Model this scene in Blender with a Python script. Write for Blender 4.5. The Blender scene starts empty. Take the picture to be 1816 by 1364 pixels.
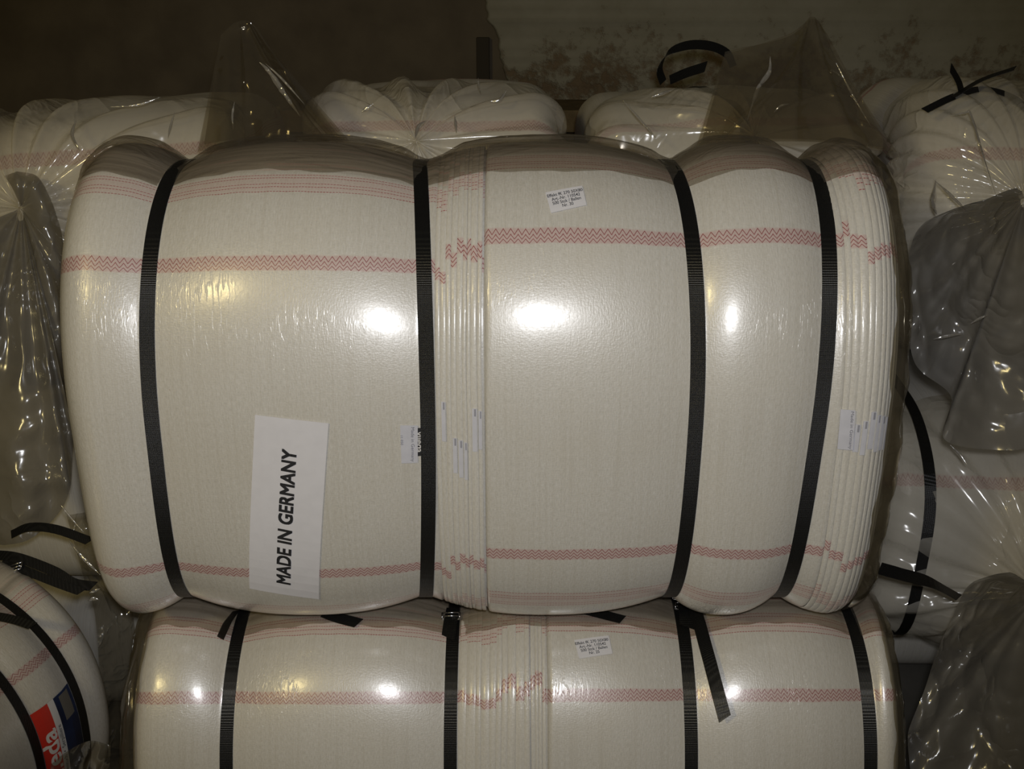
import bpy, math, random
from mathutils import Vector, noise

random.seed(7)
sc = bpy.context.scene
col = sc.collection
# ------------------------------------------------------------------ camera
FPX = 1782.0                       # focal length in pixels of the 1816 wide frame
PITCH = math.radians(20.0)
CAM = Vector((0.0, -1.36, 1.70))
CP, SP = math.cos(PITCH), math.sin(PITCH)
FWD, UPV = Vector((0, CP, -SP)), Vector((0, SP, CP))
cam = bpy.data.cameras.new('camera')
cam.sensor_width = 36.0
cam.lens = FPX / 1816.0 * 36.0
cam.clip_start = 0.02
camo = bpy.data.objects.new('camera', cam)
camo.location = CAM
camo.rotation_euler = (math.pi / 2 - PITCH, 0, 0)
col.objects.link(camo)
sc.camera = camo
# ------------------------------------------------------------------ light
world = bpy.data.worlds.new('world')
sc.world = world
world.use_nodes = True
world.node_tree.nodes['Background'].inputs[0].default_value = (1.0, 0.91, 0.76, 1)
world.node_tree.nodes['Background'].inputs[1].default_value = 0.030
fl = bpy.data.lights.new('camera_flash', 'SPOT')
fl.spot_size = math.radians(72)
fl.spot_blend = 0.6
fl.energy = 42.0
fl.color = (0.98, 0.98, 1.0)
fl.shadow_soft_size = 0.022
flo = bpy.data.objects.new('camera_flash', fl)
flo.location = CAM + Vector((0.015, -0.01, 0.055))
flo.rotation_euler = camo.rotation_euler
col.objects.link(flo)
wl = bpy.data.lights.new('warm_ceiling_lamp', 'AREA')
wl.shape = 'RECTANGLE'
wl.size, wl.size_y = 0.36, 0.24
wl.energy = 18.0
wl.color = (1.0, 0.80, 0.36)
wlo = bpy.data.objects.new('warm_ceiling_lamp', wl)
wlo.location = (-1.75, -2.3, 2.75)
wlo.rotation_euler = (Vector((-0.2, 0.2, 1.2)) - wlo.location).to_track_quat('-Z', 'Y').to_euler()
col.objects.link(wlo)
vs = sc.view_settings
vs.view_transform = 'Standard'
vs.look = 'None'
vs.exposure = 0.0
vs.gamma = 1.0
vs.use_curve_mapping = False
sc.cycles.transparent_max_bounces = 24
sc.cycles.max_bounces = 8

# ------------------------------------------------------------------ helpers
def at_t(px, py, t):
    """world point of a picture point at distance t along the optical axis"""
    return CAM + (FWD + Vector((1, 0, 0)) * ((px - 908) / FPX) - UPV * ((py - 682) / FPX)) * t

def at_y(px, py, Y):
    d = FWD + Vector((1, 0, 0)) * ((px - 908) / FPX) - UPV * ((py - 682) / FPX)
    return CAM + d * ((Y - CAM.y) / d.y)

def proj(p):
    d = p - CAM
    t = d.dot(FWD)
    return 908 + FPX * d.x / t, 682 - FPX * d.dot(UPV) / t

def smooth(a, b, x):
    t = max(0.0, min(1.0, (x - a) / (b - a)))
    return t * t * (3 - 2 * t)

def catmull(pts, n):
    pts = [Vector(p) for p in pts]
    m = len(pts) - 1
    out = []
    for k in range(n):
        g = k / (n - 1) * m
        i = min(int(g), m - 1)
        t = g - i
        p1, p2 = pts[i], pts[i + 1]
        p0 = pts[i - 1] if i > 0 else p1 * 2 - p2
        p3 = pts[i + 2] if i + 2 <= m else p2 * 2 - p1
        out.append(0.5 * ((2 * p1) + (p2 - p0) * t + (2 * p0 - 5 * p1 + 4 * p2 - p3) * t * t
                          + (3 * p1 - p0 - 3 * p2 + p3) * t * t * t))
    return out

def link(name, me, mat, parent=None, smooth_shade=True):
    o = bpy.data.objects.new(name, me)
    col.objects.link(o)
    if mat is not None:
        me.materials.append(mat)
    if smooth_shade:
        me.polygons.foreach_set('use_smooth', [True] * len(me.polygons))
    if parent is not None:
        o.parent = parent
    return o

def world_loc(o):
    v = Vector(o.location)
    while o.parent:
        o = o.parent
        v = v + Vector(o.location)
    return v

def mesh(name, verts, faces, mat, parent=None, uvs=None, smooth_shade=True):
    """verts in world space; the object keeps its parent's origin"""
    me = bpy.data.meshes.new(name)
    off = world_loc(parent) if parent is not None else Vector((0, 0, 0))
    me.from_pydata([tuple(Vector(v) - off) for v in verts], [], faces)
    if uvs is not None:
        ul = me.uv_layers.new(name='UVMap')
        data = [0.0] * (2 * len(me.loops))
        for i, l in enumerate(me.loops):
            data[2 * i], data[2 * i + 1] = uvs[l.vertex_index]
        ul.data.foreach_set('uv', data)
    me.update()
    return link(name, me, mat, parent, smooth_shade)

def grid(name, fn, us, vs_, mat, parent=None, uvfn=None, loop_v=False, caps=False):
    verts, uvs = [], []
    nu, nv = len(us), len(vs_)
    for u in us:
        for v in vs_:
            verts.append(fn(u, v))
            if uvfn:
                uvs.append(uvfn(u, v))
    faces = []
    mv = nv if loop_v else nv - 1
    for i in range(nu - 1):
        for j in range(mv):
            j2 = (j + 1) % nv
            faces.append((i * nv + j, i * nv + j2, (i + 1) * nv + j2, (i + 1) * nv + j))
    if caps:
        for i in (0, nu - 1):
            c = sum((verts[i * nv + j] for j in range(nv)), Vector()) / nv
            verts.append(c)
            if uvfn:
                uvs.append((us[i], 0.3))
            k = len(verts) - 1
            for j in range(mv):
                j2 = (j + 1) % nv
                a, b = i * nv + j, i * nv + j2
                faces.append((a, k, b) if i == 0 else (b, k, a))
    return mesh(name, verts, faces, mat, parent, uvs if uvfn else None)

def lin(a, b, n):
    return [a + (b - a) * i / (n - 1) for i in range(n)]

def ribbon(name, pts, wdirs, width, mat, parent, n=24, thick=0.0011, cut=0.0):
    """a flat plastic band through pts; wdirs = width direction(s)"""
    P = catmull(pts, n)
    if isinstance(wdirs, Vector):
        W = [wdirs] * n
    else:
        W = catmull(wdirs, n)
    verts, faces = [], []
    for i in range(n):
        d = (P[min(i + 1, n - 1)] - P[max(i - 1, 0)]).normalized()
        w = W[i]
        w = (w - d * w.dot(d)).normalized()
        nn = d.cross(w).normalized()
        sh = d * cut if i == n - 1 else Vector()
        for s, k in ((-1, -1), (1, -1), (1, 1), (-1, 1)):
            verts.append(P[i] + w * (s * width / 2) + nn * (k * thick / 2) + sh * s)
    for i in range(n - 1):
        for k in range(4):
            k2 = (k + 1) % 4
            faces.append((i * 4 + k, i * 4 + k2, i * 4 + 4 + k2, i * 4 + 4 + k))
    faces.append((0, 1, 2, 3))
    b = (n - 1) * 4
    faces.append((b + 3, b + 2, b + 1, b))
    return mesh(name, verts, faces, mat, parent, smooth_shade=False)

def text_2d(body, size=1.0, bold=0.0, align='CENTER', shear=0.0):
    cu = bpy.data.curves.new('t', 'FONT')
    cu.body = body
    cu.size = size
    cu.align_x = align
    cu.align_y = 'CENTER'
    cu.offset = bold
    cu.shear = shear
    cu.resolution_u = 4
    o = bpy.data.objects.new('t', cu)
    col.objects.link(o)
    dg = bpy.context.evaluated_depsgraph_get()
    me = bpy.data.meshes.new_from_object(o.evaluated_get(dg))
    vs2 = [(v.co.x, v.co.y) for v in me.vertices]
    fs = [tuple(p.vertices) for p in me.polygons]
    bpy.data.objects.remove(o)
    bpy.data.curves.remove(cu)
    bpy.data.meshes.remove(me)
    return vs2, fs

# ------------------------------------------------------------------ materials
class NT:
    def __init__(self, name):
        self.m = bpy.data.materials.new(name)
        self.m.use_nodes = True
        self.t = self.m.node_tree
        self.t.nodes.clear()
        self.out = self.t.nodes.new('ShaderNodeOutputMaterial')
    def n(self, typ, **kw):
        nd = self.t.nodes.new(typ)
        for k, v in kw.items():
            if k.startswith('i_'):
                key = k[2:]
                nd.inputs[int(key) if key.isdigit() else key.replace('_', ' ')].default_value = v
            else:
                setattr(nd, k, v)
        return nd
    def l(self, a, b):
        self.t.links.new(a, b)
    def math(self, op, a, b=None, c=None, clamp=False):
        nd = self.t.nodes.new('ShaderNodeMath')
        nd.operation = op
        nd.use_clamp = clamp
        for i, x in enumerate((a, b, c)):
            if x is None:
                continue
            if isinstance(x, (int, float)):
                nd.inputs[i].default_value = x
            else:
                self.l(x, nd.inputs[i])
        return nd.outputs[0]
    def mix(self, fac, a, b):
        nd = self.t.nodes.new('ShaderNodeMix')
        nd.data_type = 'RGBA'
        for i, x in ((0, fac), (6, a), (7, b)):
            if isinstance(x, (int, float)):
                nd.inputs[i].default_value = x
            elif isinstance(x, tuple):
                nd.inputs[i].default_value = x
            else:
                self.l(x, nd.inputs[i])
        return nd.outputs[2]
    def ramp(self, x, a, b, interp='LINEAR'):
        nd = self.t.nodes.new('ShaderNodeMapRange')
        nd.interpolation_type = interp
        nd.inputs[1].default_value = a
        nd.inputs[2].default_value = b
        self.l(x, nd.inputs[0])
        return nd.outputs[0]

ZSPAN = 0.455      # distance between the two zigzag borders of one cloth
HEM = 0.082        # distance from zigzag border to the stitched hem lines

def cloth_material(name, coat=1.0, coat_rough=0.13, crinkle=0.5, spec=0.5):
    N = NT(name)
    uv = N.n('ShaderNodeUVMap').outputs[0]
    sep = N.n('ShaderNodeSeparateXYZ')
    N.l(uv, sep.inputs[0])
    U, V = sep.outputs[0], sep.outputs[1]
    # small wobble so that the stitching is not ruler straight
    nz = N.n('ShaderNodeTexNoise', i_Scale=22.0, i_Detail=1.0)
    N.l(uv, nz.inputs['Vector'])
    wob = N.math('MULTIPLY', N.math('SUBTRACT', nz.outputs[0], 0.5), 0.004)
    V2 = N.math('ADD', V, wob)
    tri = N.math('SUBTRACT', N.math('ABSOLUTE', N.math('SUBTRACT', N.math('FRACT', N.math('DIVIDE', U, 0.0108)), 0.5)), 0.25)
    lines, fills = None, None
    for v0 in (0.0, -ZSPAN, ZSPAN * 0.78, -ZSPAN * 1.78):
        w = N.math('SUBTRACT', V2, v0)
        wz = N.math('ADD', w, N.math('MULTIPLY', tri, 0.0116))
        q = N.math('DIVIDE', wz, 0.0054)
        fr = N.math('ABSOLUTE', N.math('SUBTRACT', q, N.math('ROUND', q)))
        ln = N.math('MULTIPLY', N.math('LESS_THAN', fr, 0.125), N.math('LESS_THAN', N.math('ABSOLUTE', wz), 0.0068))
        fi = N.ramp(N.math('ABSOLUTE', w), 0.0102, 0.0080)
        lines = ln if lines is None else N.math('MAXIMUM', lines, ln)
        fills = fi if fills is None else N.math('MAXIMUM', fills, fi)
    # hem: rows of running stitches
    dash = N.math('LESS_THAN', N.math('FRACT', N.math('DIVIDE', U, 0.0046)), 0.74)
    hems, hfill = None, None
    for h0, sg in ((HEM, 1), (-ZSPAN - HEM, -1)):
        for k in (0.0, 0.0085, 0.0145, 0.027, 0.033):
            d = N.math('ABSOLUTE', N.math('SUBTRACT', V2, h0 + sg * k))
            ln = N.math('LESS_THAN', d, 0.00062)
            hems = ln if hems is None else N.math('MAXIMUM', hems, ln)
        d = N.math('ABSOLUTE', N.math('SUBTRACT', V2, h0 + sg * 0.018))
        f = N.math('MULTIPLY', N.ramp(d, 0.020, 0.014), 0.32)
        hfill = f if hfill is None else N.math('MAXIMUM', hfill, f)
    hems = N.math('MULTIPLY', N.math('MULTIPLY', hems, dash), 0.8)
    # weave
    cmb = N.n('ShaderNodeCombineXYZ')
    N.l(N.math('MULTIPLY', U, 520.0), cmb.inputs[0])
    N.l(N.math('MULTIPLY', V, 130.0), cmb.inputs[1])
    n1 = N.n('ShaderNodeTexNoise', i_Scale=1.0, i_Detail=3.0)
    N.l(cmb.outputs[0], n1.inputs['Vector'])
    cmb2 = N.n('ShaderNodeCombineXYZ')
    N.l(N.math('MULTIPLY', U, 240.0), cmb2.inputs[0])
    N.l(N.math('MULTIPLY', V, 420.0), cmb2.inputs[1])
    n2 = N.n('ShaderNodeTexNoise', i_Scale=1.0, i_Detail=2.0)
    N.l(cmb2.outputs[0], n2.inputs['Vector'])
    n3 = N.n('ShaderNodeTexNoise', i_Scale=9.0, i_Detail=4.0)
    N.l(uv, n3.inputs['Vector'])
    n4 = N.n('ShaderNodeTexNoise', i_Scale=150.0, i_Detail=2.0)
    N.l(uv, n4.inputs['Vector'])
    base = N.mix(N.ramp(n1.outputs[0], 0.3, 0.7), (0.53, 0.51, 0.455, 1), (0.70, 0.68, 0.635, 1))
    base = N.mix(N.ramp(n2.outputs[0], 0.35, 0.75), base, (0.635, 0.605, 0.54, 1))
    base = N.mix(N.math('MULTIPLY', N.ramp(n3.outputs[0], 0.45, 0.75), 0.35), base, (0.60, 0.56, 0.475, 1))
    base = N.mix(N.math('MULTIPLY', N.ramp(n4.outputs[0], 0.70, 0.80), 0.35), base, (0.36, 0.27, 0.17, 1))
    cmb4 = N.n('ShaderNodeCombineXYZ')
    N.l(N.math('MULTIPLY', U, 210.0), cmb4.inputs[0])
    N.l(N.math('MULTIPLY', V, 5.0), cmb4.inputs[1])
    n6 = N.n('ShaderNodeTexNoise', i_Scale=1.0, i_Detail=2.0)
    N.l(cmb4.outputs[0], n6.inputs['Vector'])
    base = N.mix(N.math('MULTIPLY', N.ramp(n6.outputs[0], 0.45, 0.75), 0.40), base, (0.52, 0.485, 0.41, 1))
    c = N.mix(N.math('MULTIPLY', fills, 0.45), base, (0.55, 0.31, 0.30, 1))
    c = N.mix(hfill, c, (0.62, 0.40, 0.37, 1))
    c = N.mix(N.math('MULTIPLY', lines, 0.85), c, (0.26, 0.030, 0.042, 1))
    c = N.mix(hems, c, (0.36, 0.06, 0.07, 1))
    cmb3 = N.n('ShaderNodeCombineXYZ')
    N.l(N.math('MULTIPLY', U, 5.0), cmb3.inputs[0])
    N.l(N.math('MULTIPLY', V, 95.0), cmb3.inputs[1])
    n5 = N.n('ShaderNodeTexNoise', i_Scale=1.0, i_Detail=3.0, i_Distortion=0.4)
    N.l(cmb3.outputs[0], n5.inputs['Vector'])
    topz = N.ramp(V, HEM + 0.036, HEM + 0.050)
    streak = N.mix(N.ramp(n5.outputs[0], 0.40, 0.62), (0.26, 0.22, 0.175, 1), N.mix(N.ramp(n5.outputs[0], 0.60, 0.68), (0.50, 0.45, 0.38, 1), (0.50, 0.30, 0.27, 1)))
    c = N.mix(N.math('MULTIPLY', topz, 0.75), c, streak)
    bmp = N.n('ShaderNodeBump', i_Strength=0.35, i_Distance=0.0012)
    hsum = N.math('ADD', N.math('MULTIPLY', n1.outputs[0], 0.8), N.math('MULTIPLY', n2.outputs[0], 0.7))
    N.l(hsum, bmp.inputs['Height'])
    # the tight film on top: fine crinkles as a coat normal
    tc = N.n('ShaderNodeTexCoord')
    mp = N.n('ShaderNodeMapping')
    mp.inputs['Scale'].default_value = (120.0, 40.0, 12.0)
    mp.inputs['Rotation'].default_value = (0.0, 0.22, 0.0)
    N.l(tc.outputs['Object'], mp.inputs[0])
    f1 = N.n('ShaderNodeTexNoise', i_Scale=1.0, i_Detail=2.0)
    N.l(mp.outputs[0], f1.inputs['Vector'])
    f2 = N.n('ShaderNodeTexNoise', i_Scale=7.0, i_Detail=1.0)
    N.l(tc.outputs['Object'], f2.inputs['Vector'])
    rid = N.math('POWER', N.math('SUBTRACT', 1.0, N.math('ABSOLUTE', N.math('MULTIPLY', N.math('SUBTRACT', f1.outputs[0], 0.5), 2.0))), 26.0)
    patch = N.ramp(f2.outputs[0], 0.50, 0.64)
    f3 = N.n('ShaderNodeTexNoise', i_Scale=170.0, i_Detail=1.0)
    N.l(tc.outputs['Object'], f3.inputs['Vector'])
    hh = N.math('ADD', N.math('MULTIPLY', N.math('MULTIPLY', rid, patch), crinkle), N.math('MULTIPLY', f3.outputs[0], 0.10))
    cb = N.n('ShaderNodeBump', i_Strength=0.6, i_Distance=0.0016)
    N.l(hh, cb.inputs['Height'])
    p = N.n('ShaderNodeBsdfPrincipled', i_Roughness=0.38)
    p.inputs['Specular IOR Level'].default_value = spec
    p.inputs['Coat Weight'].default_value = coat
    p.inputs['Coat Roughness'].default_value = coat_rough
    p.inputs['Coat IOR'].default_value = 1.5
    N.l(c, p.inputs['Base Color'])
    N.l(bmp.outputs[0], p.inputs['Normal'])
    N.l(cb.outputs[0], p.inputs['Coat Normal'])
    N.l(p.outputs[0], N.out.inputs[0])
    return N.m

def film_material(name, haze=0.18, haze_col=(0.42, 0.38, 0.31, 1), tint=(0.93, 0.91, 0.86, 1), rough=0.10, scale=9.0, bump=0.5, fold=(1, 1, 1), gloss=0.06):
    N = NT(name)
    tc = N.n('ShaderNodeTexCoord')
    mp = N.n('ShaderNodeMapping')
    mp.inputs['Scale'].default_value = fold
    N.l(tc.outputs['Object'], mp.inputs[0])
    a = N.n('ShaderNodeTexNoise', i_Scale=scale, i_Detail=3.0, i_Distortion=0.6)
    N.l(mp.outputs[0], a.inputs['Vector'])
    rid = N.math('POWER', N.math('SUBTRACT', 1.0, N.math('ABSOLUTE', N.math('MULTIPLY', N.math('SUBTRACT', a.outputs[0], 0.5), 2.0))), 6.0)
    b = N.n('ShaderNodeTexNoise', i_Scale=scale * 4, i_Detail=2.0)
    N.l(mp.outputs[0], b.inputs['Vector'])
    bp = N.n('ShaderNodeBump', i_Strength=bump, i_Distance=0.012)
    N.l(N.math('ADD', rid, N.math('MULTIPLY', b.outputs[0], 0.08)), bp.inputs['Height'])
    tr = N.n('ShaderNodeBsdfTransparent', i_Color=tint)
    df = N.n('ShaderNodeBsdfDiffuse', i_Color=haze_col)
    tl = N.n('ShaderNodeBsdfTranslucent', i_Color=haze_col)
    N.l(bp.outputs[0], df.inputs['Normal'])
    dm = N.n('ShaderNodeMixShader', i_0=0.3)
    N.l(df.outputs[0], dm.inputs[1])
    N.l(tl.outputs[0], dm.inputs[2])
    m1 = N.n('ShaderNodeMixShader', i_0=haze)
    N.l(tr.outputs[0], m1.inputs[1])
    N.l(dm.outputs[0], m1.inputs[2])
    gl = N.n('ShaderNodeBsdfGlossy', i_Roughness=rough)
    gl.inputs['Color'].default_value = (1, 1, 1, 1)
    N.l(bp.outputs[0], gl.inputs['Normal'])
    fr = N.n('ShaderNodeLayerWeight', i_Blend=0.5)
    N.l(bp.outputs[0], fr.inputs['Normal'])
    fres = N.math('ADD', gloss, N.math('MULTIPLY', N.math('POWER', fr.outputs['Facing'], 4.0), 0.55))
    m2 = N.n('ShaderNodeMixShader')
    N.l(fres, m2.inputs[0])
    N.l(m1.outputs[0], m2.inputs[1])
    N.l(gl.outputs[0], m2.inputs[2])
    N.l(m2.outputs[0], N.out.inputs[0])
    return N.m

def plain(name, c, rough=0.6, metal=0.0, spec=0.5, noise_amt=0.0, nscale=60.0, c2=None, bump=0.0):
    N = NT(name)
    p = N.n('ShaderNodeBsdfPrincipled', i_Roughness=rough, i_Metallic=metal)
    p.inputs['Specular IOR Level'].default_value = spec
    tc = N.n('ShaderNodeTexCoord')
    nz = N.n('ShaderNodeTexNoise', i_Scale=nscale, i_Detail=4.0)
    N.l(tc.outputs['Object'], nz.inputs['Vector'])
    cc = c2 or tuple(min(1, x * (1 - noise_amt)) for x in c[:3]) + (1,)
    N.l(N.mix(N.ramp(nz.outputs[0], 0.35, 0.7), c, cc), p.inputs['Base Color'])
    if bump:
        b = N.n('ShaderNodeBump', i_Strength=bump, i_Distance=0.004)
        N.l(nz.outputs[0], b.inputs['Height'])
        N.l(b.outputs[0], p.inputs['Normal'])
    N.l(p.outputs[0], N.out.inputs[0])
    return N.m

def strap_material():
    N = NT('black_strap_plastic')
    sep = N.n('ShaderNodeSeparateXYZ')
    N.l(N.n('ShaderNodeTexCoord').outputs['Object'], sep.inputs[0])
    k = 2 * math.pi / 0.0030
    run = N.math('SUBTRACT', sep.outputs[2], sep.outputs[1])
    d1 = N.math('SINE', N.math('MULTIPLY', N.math('ADD', sep.outputs[0], run), k))
    d2 = N.math('SINE', N.math('MULTIPLY', N.math('SUBTRACT', sep.outputs[0], run), k))
    b = N.n('ShaderNodeBump', i_Strength=0.7, i_Distance=0.00035)
    N.l(N.math('MULTIPLY', d1, d2), b.inputs['Height'])
    p = N.n('ShaderNodeBsdfPrincipled', i_Roughness=0.34)
    p.inputs['Base Color'].default_value = (0.006, 0.006, 0.0058, 1)
    p.inputs['Specular IOR Level'].default_value = 0.45
    N.l(b.outputs[0], p.inputs['Normal'])
    N.l(p.outputs[0], N.out.inputs[0])
    return N.m

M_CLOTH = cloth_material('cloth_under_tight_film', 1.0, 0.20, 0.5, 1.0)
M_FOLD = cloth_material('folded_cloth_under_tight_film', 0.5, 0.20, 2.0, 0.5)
M_REAR = cloth_material('cloth_under_loose_film', 0.15, 0.3, 0.6, 0.3)
M_STRAP = strap_material()
M_FILM = film_material('clear_film', haze=0.30, haze_col=(0.95, 0.90, 0.78, 1), tint=(0.98, 0.97, 0.94, 1), scale=6.0, bump=0.4, gloss=0.08, rough=0.16)
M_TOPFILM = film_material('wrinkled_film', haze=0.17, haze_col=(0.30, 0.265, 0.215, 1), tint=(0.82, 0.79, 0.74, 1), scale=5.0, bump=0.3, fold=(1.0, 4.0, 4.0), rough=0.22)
M_DARKFILM = film_material('grey_film', haze=0.66, haze_col=(0.27, 0.257, 0.232, 1), tint=(0.72, 0.70, 0.65, 1), scale=5.0, bump=0.40, rough=0.20, gloss=0.08)
M_TAIL = film_material('standing_film', haze=0.24, haze_col=(0.17, 0.15, 0.115, 1), tint=(0.82, 0.78, 0.68, 1), scale=4.0, bump=0.22, rough=0.13)
M_DARKFILM2 = film_material('shiny_film', haze=0.16, haze_col=(0.19, 0.178, 0.155, 1), tint=(0.78, 0.76, 0.70, 1), scale=9.0, bump=0.6, rough=0.14, gloss=0.16)
M_PAPER = plain('white_paper', (0.70, 0.69, 0.72, 1), 0.75, noise_amt=0.04)
M_TAG = plain('white_satin_tag', (0.60, 0.60, 0.65, 1), 0.5, noise_amt=0.08)
M_INK = plain('black_ink', (0.02, 0.02, 0.022, 1), 0.6)
M_GREYINK = plain('grey_ink', (0.16, 0.16, 0.19, 1), 0.6)
M_PALEINK = plain('faint_blue_grey_ink', (0.30, 0.30, 0.34, 1), 0.6)
M_RED = plain('red_print', (0.62, 0.035, 0.022, 1), 0.4)
M_BLUE = plain('dark_blue_print', (0.012, 0.030, 0.10, 1), 0.35, c2=(0.006, 0.010, 0.03, 1), nscale=14.0)
M_WHITE = plain('white_print', (0.72, 0.70, 0.68, 1), 0.45)
M_STEEL = plain('galvanised_steel', (0.55, 0.55, 0.56, 1), 0.22, metal=1.0, noise_amt=0.2)

# ------------------------------------------------------------------ the room
def wall_material():
    N = NT('peeling_plaster')
    tc = N.n('ShaderNodeTexCoord')
    sep = N.n('ShaderNodeSeparateXYZ')
    N.l(tc.outputs['Object'], sep.inputs[0])
    a = N.n('ShaderNodeTexNoise', i_Scale=5.5, i_Detail=7.0, i_Roughness=0.65)
    N.l(tc.outputs['Object'], a.inputs['Vector'])
    b = N.n('ShaderNodeTexNoise', i_Scale=22.0, i_Detail=5.0, i_Roughness=0.7)
    N.l(tc.outputs['Object'], b.inputs['Vector'])
    band = N.ramp(sep.outputs[2], 1.74, 1.50)           # flaking is worst low down
    m = N.math('ADD', N.math('MULTIPLY', a.outputs[0], 0.6), N.math('MULTIPLY', b.outputs[0], 0.5))
    m = N.math('ADD', m, N.math('MULTIPLY', band, 0.20))
    bare = N.ramp(m, 0.69, 0.83)
    plaster = N.mix(N.ramp(a.outputs[0], 0.35, 0.7), (0.34, 0.325, 0.265, 1), (0.28, 0.265, 0.205, 1))
    brown = N.mix(N.ramp(b.outputs[0], 0.35, 0.65), (0.13, 0.092, 0.058, 1), (0.21, 0.16, 0.105, 1))
    p = N.n('ShaderNodeBsdfPrincipled', i_Roughness=0.9)
    p.inputs['Specular IOR Level'].default_value = 0.1
    N.l(N.mix(bare, plaster, brown), p.inputs['Base Color'])
    bp = N.n('ShaderNodeBump', i_Strength=0.5, i_Distance=0.008)
    N.l(N.math('SUBTRACT', N.math('MULTIPLY', b.outputs[0], 0.3), bare), bp.inputs['Height'])
    N.l(bp.outputs[0], p.inputs['Normal'])
    N.l(p.outputs[0], N.out.inputs[0])
    return N.m

M_PLASTER = wall_material()
M_PANEL = plain('brown_panel', (0.145, 0.12, 0.085, 1), 0.85, spec=0.1, nscale=7.0, c2=(0.11, 0.09, 0.065, 1))
M_WOOD = plain('dark_board', (0.17, 0.125, 0.068, 1), 0.8, spec=0.1, nscale=25.0, c2=(0.105, 0.078, 0.042, 1))
M_CONCRETE = plain('concrete', (0.16, 0.15, 0.13, 1), 0.9, nscale=6.0, c2=(0.10, 0.095, 0.08, 1), bump=0.3)

def box(name, lo, hi, mat, parent=None, bevel=0.0):
    x0, y0, z0 = lo
    x1, y1, z1 = hi
    v = [(x, y, z) for x in (x0, x1) for y in (y0, y1) for z in (z0, z1)]
    f = [(0, 1, 3, 2), (4, 6, 7, 5), (0, 4, 5, 1), (2, 3, 7, 6), (0, 2, 6, 4), (1, 5, 7, 3)]
    o = mesh(name, v, f, mat, parent, smooth_shade=False)
    if bevel:
        md = o.modifiers.new('bevel', 'BEVEL')
        md.width = bevel
        md.segments = 2
    return o

WY = 2.62
floor = box('floor', (-3.2, -3.2, -0.08), (3.2, 3.0, 0.0), M_CONCRETE)
floor['kind'] = 'structure'
wr = box('wall_right', (3.2, -3.2, 0.0), (3.35, 3.0, 3.0), M_PLASTER)
wr['kind'] = 'structure'
wlf = box('wall_left', (-3.35, -3.2, 0.0), (-3.2, 3.0, 3.0), M_PANEL)
wlf['kind'] = 'structure'
# back wall: right half is thick flaking plaster whose free edge is ragged, left half is a set-back brown panel
def plaster_edge(z):
    e = -0.075 + 0.05 * noise.noise(Vector((3.1, z * 7.0, 0.3))) + 0.02 * noise.noise(Vector((1.0, z * 31.0, 2.0)))
    return e + 0.10 * smooth(1.62, 1.36, z)
vv, ff = [], []
zs = lin(0.0, 1.2, 4)[:-1] + lin(1.2, 2.0, 70) + [2.5, 3.0]
for z in zs:
    xe = plaster_edge(z)
    vv += [(xe + 0.03, WY + 0.16, z), (xe, WY + 0.03, z), (xe + 0.012, WY, z), (3.2, WY, z)]
for i in range(len(zs) - 1):
    for k in range(3):
        ff.append((i * 4 + k, i * 4 + k + 1, i * 4 + 5 + k, i * 4 + 4 + k))
wb = mesh('wall_back', vv, ff, M_PLASTER)
wb['kind'] = 'structure'
wp = box('wall_back_panel', (-3.2, WY + 0.05, 0.0), (0.15, WY + 0.20, 3.0), M_PANEL)
wp['kind'] = 'structure'
# dark-coloured strip standing in for the shaded gap between panel and plaster
M_GAP = plain('dark_gap_fill', (0.055, 0.047, 0.036, 1), 0.9, spec=0.05)
tm = box('gap_strip_1', (-0.135, WY + 0.015, 0.0), (-0.085, WY + 0.05, 1.635), M_GAP, bevel=0.004)
tm['kind'] = 'structure'
# dark boards lying in a pile before the wall, seen in the gap between the rear bales
bz = 1.17
for k, (h, y0) in enumerate(((0.085, 1.93), (0.090, 1.96), (0.070, 1.985))):
    o = box('wooden_board', (-0.75, y0, bz), (0.95, 2.45, bz + h), M_WOOD, bevel=0.004)
    o['category'] = 'board'
    o['group'] = 'boards piled by the plaster wall'
    o['label'] = ('lowest dark wooden board of the pile before the plaster wall',
                  'middle dark wooden board of the pile before the plaster wall',
                  'topmost dark wooden board of the pile before the plaster wall')[k]
    bz += h + 0.004
cr = box('wooden_crate', (-0.70, 1.99, 0.0), (0.90, 2.43, 1.168), M_WOOD, bevel=0.006)
cr['label'] = 'dark wooden crate that carries the board pile before the plaster wall'
cr['category'] = 'crate'

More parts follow.
